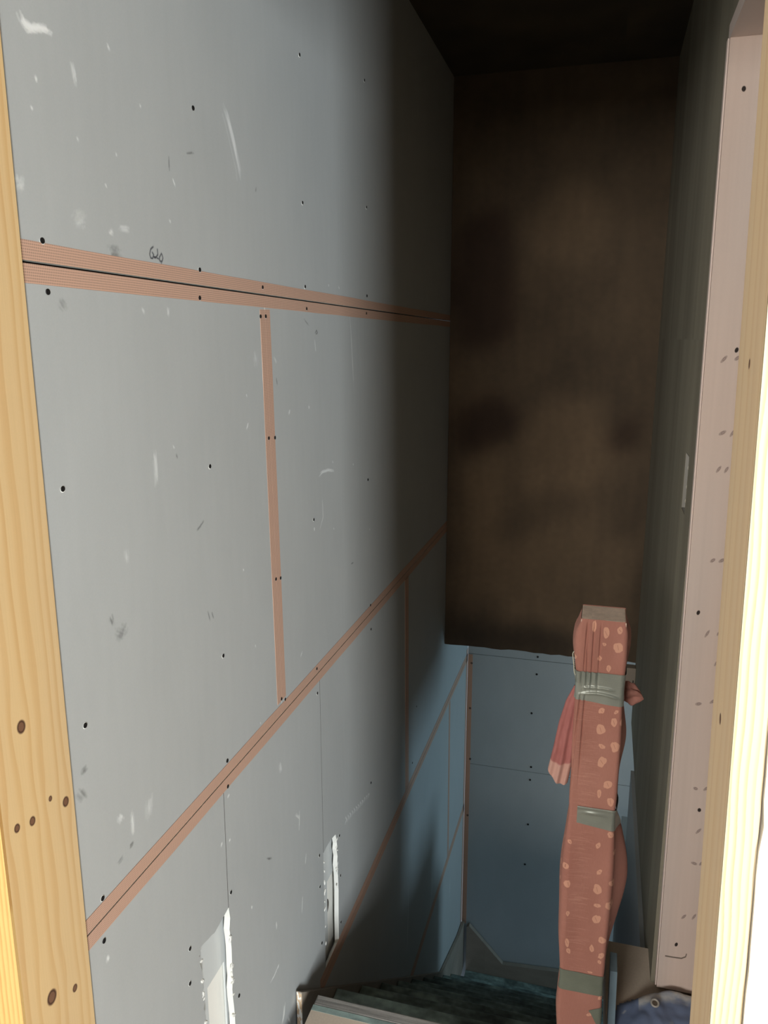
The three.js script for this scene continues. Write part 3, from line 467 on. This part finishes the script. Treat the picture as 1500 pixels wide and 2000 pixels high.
mesh('outer_string', sideSlab([[1.60, -1.92], [3.60, -3.62], [3.60, -3.34], [1.60, -1.62]], 0.0, 0.034), stringWood, stairs);
mesh('added_shade_panel', sideSlab([[1.60, -1.70], [3.45, -3.3], [3.45, -2.46], [1.60, -1.28]], 0.008, 0.026), stringWood, stairs);  // added unseen panel, shades the lower left wall from the hall window
mesh('back_string', faceSlab([[-0.614, -3.42], [-0.60, -3.41], [-0.395, -3.63], [-0.04, -3.60], [0.19, -3.70], [0.19, -3.9], [-0.614, -3.9]].reverse(), 4.012, 4.0385), stringWood, stairs);
mesh('bottom_landing', box(-0.614, 2.29, -3.86, -3.72, 3.58, 4.01), stairSheet, stairs);

// ---------------------------------------------------------------- newel post wrapped in red cloth
const newel = thing('newel_post', 'newel post wrapped in red leaf-print cloth with bands of grey tape', 'newel post');
const NX = 0.0225, ND = 1.5435, NH = 0.0425;                     // centre and half width
const SIDE = 2 * NH, PER = 4 * SIDE;
const YTOP = -0.533;
const fabricMap = (() => {
  const w = 1024, h = 2048, H0 = -1.62, H1 = -0.52;
  const c = pixelCanvas(w, h, (u, v) => {
    const t = u * PER, Y = H0 + v * (H1 - H0);
    const a = 5 * N2(t * 30, Y * 14) + 3 * N2(t * 500, Y * 90, 3) + 5 * (rnd() - 0.5), dusty = 0.5 + 0.5 * N2(t * 16, Y * 5, 7);
    const r = 166 + a + 10 * dusty, g = 113 + a + 12 * dusty, b = 101 + a + 10 * dusty;
    return [r, g, b];
  });
  const g = c.getContext('2d'), px = (s) => (SIDE + s) / PER * w, py = (Y) => (1 - (Y - H0) / (H1 - H0)) * h, mx = w / PER, my = h / (H1 - H0);
  for (let i = 0; i < 330; i++) {                                 // pale threads where the pile is creased
    const Y = -0.70 - rnd() * 0.66, s = 0.012 + rnd() * 0.028, l = 0.004 + rnd() * 0.013;
    g.strokeStyle = `rgba(222,176,156,${0.10 + rnd() * 0.22})`; g.lineWidth = 1.3;
    g.beginPath(); g.moveTo(px(s - l), py(Y)); g.quadraticCurveTo(px(s), py(Y) - 3, px(s + l), py(Y) + (rnd() - 0.5) * 6); g.stroke();
  }
  for (const [X, Y, sw, sh] of SPOTS) {
    const s = X - (NX - NH), tilt = (rnd() - 0.3) * 0.9;
    g.save(); g.translate(px(s), py(Y)); g.rotate(-tilt);
    g.fillStyle = 'rgba(214,162,140,0.92)'; g.beginPath();
    for (let k = 0; k <= 18; k++) { const a = k / 18 * Math.PI * 2, q = 0.5 * (0.85 + 0.3 * N2(Math.cos(a) * 1.4 + X * 90, Math.sin(a) * 1.4 + Y * 90)); const X1 = Math.cos(a) * q * sw * mx * 1.2, Y1 = Math.sin(a) * q * sh * my * 1.2; k ? g.lineTo(X1, Y1) : g.moveTo(X1, Y1); }
    g.fill(); g.strokeStyle = 'rgba(150,92,80,0.8)'; g.lineWidth = 1.5; g.beginPath(); g.moveTo(-sw * mx * 0.1, -sh * my * 0.25); g.lineTo(sw * mx * 0.08, sh * my * 0.25); g.stroke();
    g.restore();
  }
  for (let i = 0; i < 46; i++) {                                  // the same leaves on the other faces
    const t = (i % 3) ? SIDE * (0.1 + 0.8 * rnd()) : 2 * SIDE + rnd() * 2 * SIDE;
    g.fillStyle = 'rgba(214,162,140,0.9)';
    g.beginPath(); g.ellipse(t * mx, py(-0.56 - rnd() * 1.0), 7 + rnd() * 9, 10 + rnd() * 12, rnd() * 3, 0, 7); g.fill();
  }
  const tx = texture(c); tx.repeat.set(1 / PER, 1 / (H1 - H0)); tx.offset.set(0, -H0 / (H1 - H0)); return tx;
})();
const cloth = new THREE.MeshPhysicalMaterial({ map: fabricMap, roughness: 0.95, sheen: 0.35, sheenRoughness: 0.6, sheenColor: rgb(200, 150, 130) });
const g1 = (x, c, s) => Math.exp(-((x - c) * (x - c)) / (s * s));
// distance of the cloth from the bare post at perimeter position t (back-left corner -> left face -> front -> right -> back) and height Y
function slack(t, Y) {
  const left = g1(t, SIDE * 0.6, 0.05), front = t - SIDE, right = g1(t, 2 * SIDE + 0.045, 0.03);
  const tied = Math.max(g1(Y, -0.672, 0.030), 0.9 * g1(Y, -0.957, 0.022), g1(Y, -1.357, 0.022));
  const cap = sm(YTOP - 0.001, YTOP - 0.028, Y);
  let o = 0.0003 + 0.0019 * cap + 0.0016 * cap * (1 - tied) * (1 + N2(t * 25, Y * 11, 4)) ;
  o += cap * left * (0.011 * g1(Y, -0.585, 0.05) + 0.013 * g1(Y, -1.12, 0.11) + 0.006 * g1(Y, -1.26, 0.06) + 0.005 * g1(Y, -1.43, 0.05)) * (1 - 0.7 * tied);
  o += cap * right * (0.034 * g1(Y, -1.11, 0.13) + 0.012 * g1(Y, -0.79, 0.06) + 0.010 * g1(Y, -0.585, 0.05)) * (1 - 0.8 * tied);
  // pleats gathered under the upper tape, and above it
  const pl = (c, w) => -0.0040 * Math.exp(-((front - c) * (front - c)) / (w * w));
  const up = sm(-0.52, -0.57, Y) * sm(-0.70, -0.60, Y), dn = sm(-0.685, -0.70, Y) * sm(-0.92, -0.78, Y);
  const dr = (Y + 0.64) * 0.05;
  o += up * (pl(0.0105 + dr * 0.4, 0.0011) + pl(0.0165 - dr * 0.6, 0.0013) + pl(0.0255 + dr * 0.1, 0.0010) + pl(0.0385, 0.0009)) + up * 0.002 * g1(front, 0.02, 0.012);
  o += dn * (pl(-0.002 - (Y + 0.70) * -0.05, 0.0014) + pl(0.0065 + (Y + 0.7) * 0.05, 0.0014) + pl(0.0155 + (Y + 0.7) * 0.02, 0.0012) + 0.0015 * g1(front, 0.008, 0.012));
  return Math.max(0.0004 + 0.0004 * cap, o);
}
// point on the post's outline (rounded square) pushed out by o
function outline(t, o) {
  t = ((t % PER) + PER) % PER;
  const e = Math.floor(t / SIDE) % 4, s = t - e * SIDE - NH, r = 0.0035;
  const flat = Math.abs(s) <= NH - r, dirs = [[-1, 0], [0, -1], [1, 0], [0, 1]], n = dirs[e], q = dirs[(e + 1) % 4];
  let nx = n[0], nd = n[1], along = s, out = NH;
  if (!flat) {
    const a = (Math.abs(s) - (NH - r)) / r * Math.PI / 4, sg = Math.sign(s);
    nx = n[0] * Math.cos(a) + sg * q[0] * Math.sin(a); nd = n[1] * Math.cos(a) + sg * q[1] * Math.sin(a);
    along = sg * (NH - r + r * Math.sin(a)); out = NH - r + r * Math.cos(a);
  }
  return [NX + n[0] * out + q[0] * along + nx * o, ND + n[1] * out + q[1] * along + nd * o];
}
function wrap(t0, t1, nt, ny, yTop, yBot, off) {       // a band of cloth or tape between yTop(t) and yBot(t)
  const P = [], U = [], I = [];
  for (let j = 0; j <= ny; j++) for (let i = 0; i <= nt; i++) {
    const t = t0 + (t1 - t0) * i / nt, Y = yTop(t) + (yBot(t) - yTop(t)) * j / ny, [x, D] = outline(t, off(t, Y));
    P.push(x, Y + EYE, -D); U.push(t, Y);
  }
  for (let j = 0; j < ny; j++) for (let i = 0; i < nt; i++) { const a = j * (nt + 1) + i, b = a + 1, c = a + nt + 1, d = c + 1; I.push(a, c, b, b, c, d); }
  const g = new THREE.BufferGeometry();
  g.setAttribute('position', new THREE.Float32BufferAttribute(P, 3)); g.setAttribute('uv', new THREE.Float32BufferAttribute(U, 2)); g.setIndex(I); g.computeVertexNormals();
  return g;
}
const topWood = std({ map: (() => { const t = texture(pixelCanvas(128, 128, (u, v) => { const k = 1 + 0.07 * fbm(u * 6, v * 6) + 0.07 * (rnd() - 0.5); return [226 * k, 206 * k, 188 * k]; }), true, THREE.RepeatWrapping); t.repeat.set(10, 10); return t; })(), roughness: 0.95 });
mesh('post', box(NX - NH, NX + NH, -1.579, YTOP, ND - NH, ND + NH, 0.0025), topWood, newel, 'dusty square top of the post');
mesh('cloth_wrap', wrap(0, PER, 300, 220, (t) => YTOP + 0.0004 - 0.0006 * N2(t * 40, 1), () => -1.575, slack), cloth, newel);
const ductMap = (() => { const t = texture(pixelCanvas(256, 256, (u, v) => { const k = 1 + 0.05 * fbm(u * 5, v * 5) + 0.02 * Math.sin(v * 400) + 0.04 * (rnd() - 0.5); return [142 * k, 148 * k, 140 * k]; }), true, THREE.RepeatWrapping); t.repeat.set(6, 6); return t; })();
const duct = std({ map: ductMap, roughness: 0.36, metalness: 0.25 });
const ductDull = std({ map: ductMap, color: rgb(196, 200, 190), roughness: 0.75 });
const tapeUpper = (t, Y) => { const f = t - SIDE, c1 = -0.690 + 0.006 * Math.sin(f * 40), c2 = -0.672 - (f - 0.04) * (f - 0.04) * 3; return slack(t, Y) + 0.0024 + 0.0032 * g1(Y, c1, 0.0028) * sm(-0.005, 0.03, f) * sm(0.085, 0.07, f) + 0.0026 * g1(Y, c2, 0.0022) * sm(0.005, 0.02, f) * sm(0.075, 0.06, f) + 0.0018 * sm(-0.675, -0.65, Y) * sm(0.045, 0.03, f) * Math.sin(f * 620); };
mesh('tape_band', wrap(0, PER, 260, 44, () => -0.640, (t) => -0.701 - 0.006 * sm(SIDE, 2 * SIDE, t) * sm(3 * SIDE, 2.4 * SIDE, t), tapeUpper), duct, newel, 'wrinkled silver grey tape band near the top');
mesh('tape_band', wrap(SIDE + 0.0135, 2 * SIDE + 0.07, 120, 30, (t) => -0.9355 - 0.02 * (t - SIDE - 0.0135) * 0.1, (t) => -0.974 - 0.12 * (t - SIDE - 0.0135), (t, Y) => slack(t, Y) + 0.0018 + 0.0030 * g1(Y, -0.948 - 3 * (t - SIDE - 0.045) * (t - SIDE - 0.045), 0.004) * g1(t, SIDE + 0.045, 0.022) + 0.0016 * g1(Y, -0.938, 0.003)), duct, newel, 'short silver grey tape patch at mid height');
mesh('tape_band', wrap(SIDE * 0.96, PER, 160, 20, () => -1.3335, () => -1.383, (t, Y) => slack(t, Y) + 0.0013), ductDull, newel, 'dull grey green tape band near the floor');
mesh('tape_scrap', (() => { const g = wrap(SIDE + 0.062, 2 * SIDE + 0.02, 30, 16, (t) => -1.412 - 0.0 * t - 0.5 * Math.max(0, SIDE + 0.085 - t), (t) => -1.425 - 0.035 * sm(SIDE + 0.06, SIDE + 0.085, t), (t, Y) => slack(t, Y) + 0.0014); return g; })(), ductDull, newel);
// loose corner of cloth hanging from the upper band on the left, and a bunched tail on the right
const flapMap = (() => texture(pixelCanvas(256, 512, (u, v) => {
  const k = (Math.cos(u * Math.PI * 2) + 1) / 2, hem = sm(0.012, -0.012, v - 0.13 - 0.10 * k + 0.012 * N2(u * 8, v * 8)), a = 8 * N2(u * 20, v * 12) + 6 * (rnd() - 0.5);
  const r = 170 + a, g = 108 + a, b = 104 + a; return [r + (200 - r) * hem, g + (158 - g) * hem, b + (146 - b) * hem];
})))();
const flapCloth = std({ map: flapMap, roughness: 0.95 });
function loft(name, rows, nr, nc, fn, m, label) {
  const P = [], U = [], I = [];
  for (let j = 0; j <= nr; j++) for (let i = 0; i <= nc; i++) { const p = fn(i / nc, j / nr); P.push(p[0], p[1] + EYE, -p[2]); U.push(i / nc, 1 - j / nr); }
  for (let j = 0; j < nr; j++) for (let i = 0; i < nc; i++) { const a = j * (nc + 1) + i, b = a + 1, c = a + nc + 1, d = c + 1; I.push(a, c, b, b, c, d); }
  const g = new THREE.BufferGeometry(); g.setAttribute('position', new THREE.Float32BufferAttribute(P, 3)); g.setAttribute('uv', new THREE.Float32BufferAttribute(U, 2)); g.setIndex(I); g.computeVertexNormals();
  return mesh(name, g, m, newel, label);
}
const lerpAt = (pts, v) => { const n = pts.length - 1, k = Math.min(n - 1e-6, Math.max(0, v * n)), i = k | 0, f = k - i, s = f * f * (3 - 2 * f) * 0.3 + f * 0.7; return pts[i].map((q, d) => q + (pts[i + 1][d] - q) * s); };
const flapL = [[-0.026, -0.680], [-0.041, -0.715], [-0.053, -0.765], [-0.062, -0.825], [-0.0705, -0.873]], flapR = [[-0.012, -0.686], [-0.015, -0.735], [-0.018, -0.79], [-0.021, -0.845], [-0.029, -0.897]];
loft('cloth_flap', 0, 60, 72, (u, v) => {
  const L = lerpAt(flapL, v), R = lerpAt(flapR, v), a = u * Math.PI * 2, c = Math.cos(a), s = Math.sin(a), k = (c + 1) / 2;
  const ripple = 0.0042 * v * Math.sin(k * 15 + v * 1.2) * (0.3 + 0.7 * Math.sin(Math.PI * k)), thick = (0.004 + 0.010 * v) * Math.sqrt(Math.abs(s)) * Math.sign(s);
  return [L[0] + (R[0] - L[0]) * k, L[1] + (R[1] - L[1]) * k + 0.010 * v * v * v * Math.sin(k * Math.PI) * -1.2, 1.5155 - thick - ripple + 0.004 * v];
}, flapCloth, 'loose red cloth corner with a pale hem hanging at the left');
const tailCloth = std({ color: rgb(170, 118, 106), roughness: 0.9 });
loft('cloth_tail', 0, 26, 40, (u, v) => {
  const a = u * Math.PI * 2, w = Math.sin(Math.PI * Math.min(1, 0.12 + v * 0.93)), rr = 0.021 * Math.pow(Math.max(0, w), 0.7) * (1 + 0.30 * Math.sin(a * 4 + v * 6) + 0.35 * N2(Math.cos(a) * 2, v * 4, Math.sin(a) * 2));
  return [0.064 + 0.050 * v, -0.706 - 0.012 * v * v + rr * Math.sin(a) * 0.9 - 0.004 * v, 1.575 + rr * Math.cos(a) * 0.55];
}, tailCloth, 'bunched dusky pink tail of cloth sticking out at the right');
{
  const c = new THREE.CatmullRomCurve3([[-0.0285, -0.603], [-0.031, -0.607], [-0.0285, -0.63], [-0.0255, -0.652], [-0.0225, -0.655], [-0.023, -0.64], [-0.0245, -0.622]].map(([x, Y], i) => new THREE.Vector3(x - 0.001, Y + EYE, -1.503 - 0.001 * i)));
  mesh('tape_tail', new THREE.TubeGeometry(c, 30, 0.0011, 6), std({ color: rgb(196, 196, 180), roughness: 0.5 }), newel);
}

// ---------------------------------------------------------------- small things
// recessed metal box for a switch in the right wall
const sw = thing('switch_box', 'small recessed metal switch box in the right wall', 'switch box');
{
  const m = galvanised, a = 1.9065, b = 1.9835, c = -0.3985, d = -0.2635, x0 = XR + 0.0005, x1 = XR + 0.04;
  for (const g of [box(x0, x1, c, c + 0.0012, a, b), box(x0, x1, d - 0.0012, d, a, b), box(x0, x1, c + 0.0012, d - 0.0012, a, a + 0.0012), box(x0, x1, c + 0.0012, d - 0.0012, b - 0.0012, b)]) mesh('box_side', g, m, sw);
  mesh('box_back', box(x1 - 0.0012, x1, c + 0.0012, d - 0.0012, a + 0.0012, b - 0.0012), m, sw);
  for (const Y of [-0.292, -0.338, -0.372]) { const t = new THREE.CatmullRomCurve3([[0.232, Y, 1.955], [0.215, Y + 0.008, 1.965], [0.202, Y - 0.006, 1.972], [0.206, Y - 0.016, 1.975]].map(([x, y, D]) => new THREE.Vector3(x, y + EYE, -D))); mesh('cable', new THREE.TubeGeometry(t, 16, 0.0032, 8), std({ color: rgb(205, 200, 188), roughness: 0.5 }), sw, 'short pale cable'); }
}
// timber block fixed at the end of the right wall
const blk = thing('timber_block', 'small pale timber block on the right wall beside the newel', 'block');
mesh('block', box(0.155, XR - 0.0005, -1.50, -1.375, 3.30, 3.345, 0.003), pineGrey, blk);
mesh('slot', box(0.1835, 0.1875, -1.485, -1.43, 3.2985, 3.302), darkSteel, blk, 'dark slot in the block');
// offcut of plasterboard standing behind the newel
const off = thing('plasterboard_offcut', 'narrow blue-grey plasterboard offcut standing behind the newel foot', 'offcut');
mesh('offcut', shear(box(0.088, 0.1035, -1.5795, -1.405, 1.60, 1.66, 0.001), (Y) => -0.02 * (Y + 1.5)), std({ color: rgb(124, 146, 158), roughness: 0.85 }), off);
// crumpled blue tarpaulin with an eyelet
const tarp = thing('tarpaulin', 'crumpled blue tarpaulin with a dusty hem lying on the landing floor', 'tarpaulin');
{
  const nx = 90, nd = 70, X0 = 0.10, X1 = 0.62, D0 = 1.20, D1 = 1.752, P = [], U = [], I = [];
  const H = (x, D) => {
    const back = 1.700 + 0.045 * sm(0.12, 0.24, x) - 0.02 * sm(0.3, 0.5, x), e = sm(back + 0.012, back - 0.02, D), l = sm(0.10, 0.17, x - 0.05 * (1.75 - D));
    return e * (0.003 + l * (0.018 + 0.016 * sm(1.5, 1.70, D) + 0.010 * fbm(x * 14 + D * 6, D * 9 - x * 5) + 0.007 * Math.abs(N2(x * 30, D * 24, 4))));
  };
  for (let j = 0; j <= nd; j++) for (let i = 0; i <= nx; i++) { const x = X0 + (X1 - X0) * i / nx, D = D0 + (D1 - D0) * j / nd; P.push(x, -1.5795 + EYE + 0.0008 + Math.max(0, H(x, D)), -D); U.push(i / nx, j / nd); }
  for (let j = 0; j < nd; j++) for (let i = 0; i < nx; i++) {
    const a = j * (nx + 1) + i, b = a + 1, c = a + nx + 1, d = c + 1;
    const x = X0 + (X1 - X0) * (i + 0.5) / nx, D = D0 + (D1 - D0) * (j + 0.5) / nd, back = 1.700 + 0.045 * sm(0.12, 0.24, x) - 0.02 * sm(0.3, 0.5, x);
    if (D > back + 0.012 || x < 0.105 + 0.12 * (1.70 - D) * 0 + 0.05 * sm(1.66, 1.75, D)) continue;
    I.push(a, b, c, b, d, c);
  }
  const g = new THREE.BufferGeometry(); g.setAttribute('position', new THREE.Float32BufferAttribute(P, 3)); g.setAttribute('uv', new THREE.Float32BufferAttribute(U, 2)); g.setIndex(I); g.computeVertexNormals();
  const c = pixelCanvas(512, 512, (u, v) => {
    const x = X0 + u * (X1 - X0), D = D0 + v * (D1 - D0), back = 1.700 + 0.045 * sm(0.12, 0.24, x) - 0.02 * sm(0.3, 0.5, x);
    const q = fbm(x * 40, D * 60), hem = x > 0.16 ? sm(-0.01, 0.012, D - (back - 0.045) + 0.006 * q) : 0, rub = sm(0.6, 0.85, fbm(x * 22 + 5, D * 22)), n = 6 * (rnd() - 0.5), weave = 3 * Math.sin(x * 2400) * Math.sin(D * 2400);
    const m = Math.min(1, hem * (0.75 + 0.3 * q) + rub * 0.6);
    return [112 + 100 * m + n + weave, 128 + 82 * m + n + weave, 160 + 44 * m + n + weave];
  });
  const t = texture(c); mesh('sheet', g, std({ map: t, roughness: 0.7, side: THREE.DoubleSide }), tarp);
  const ring = new THREE.TorusGeometry(0.0082, 0.0024, 10, 28); ring.rotateX(-Math.PI / 2 + 0.35); ring.translate(0.196, -1.5795 + EYE + H(0.196, 1.678) + 0.004, -1.678);
  mesh('eyelet', ring, std({ color: rgb(186, 182, 174), roughness: 0.6, metalness: 0.3 }), tarp, 'pale dusty eyelet ring');
  const hole = new THREE.CylinderGeometry(0.0062, 0.0062, 0.0012, 20); hole.rotateX(0.35); hole.translate(0.196, -1.5795 + EYE + H(0.196, 1.678) + 0.0033, -1.678);
  mesh('eyelet_hole', hole, std({ color: rgb(96, 84, 72) }), tarp);
}
renderer.render(scene, camera);
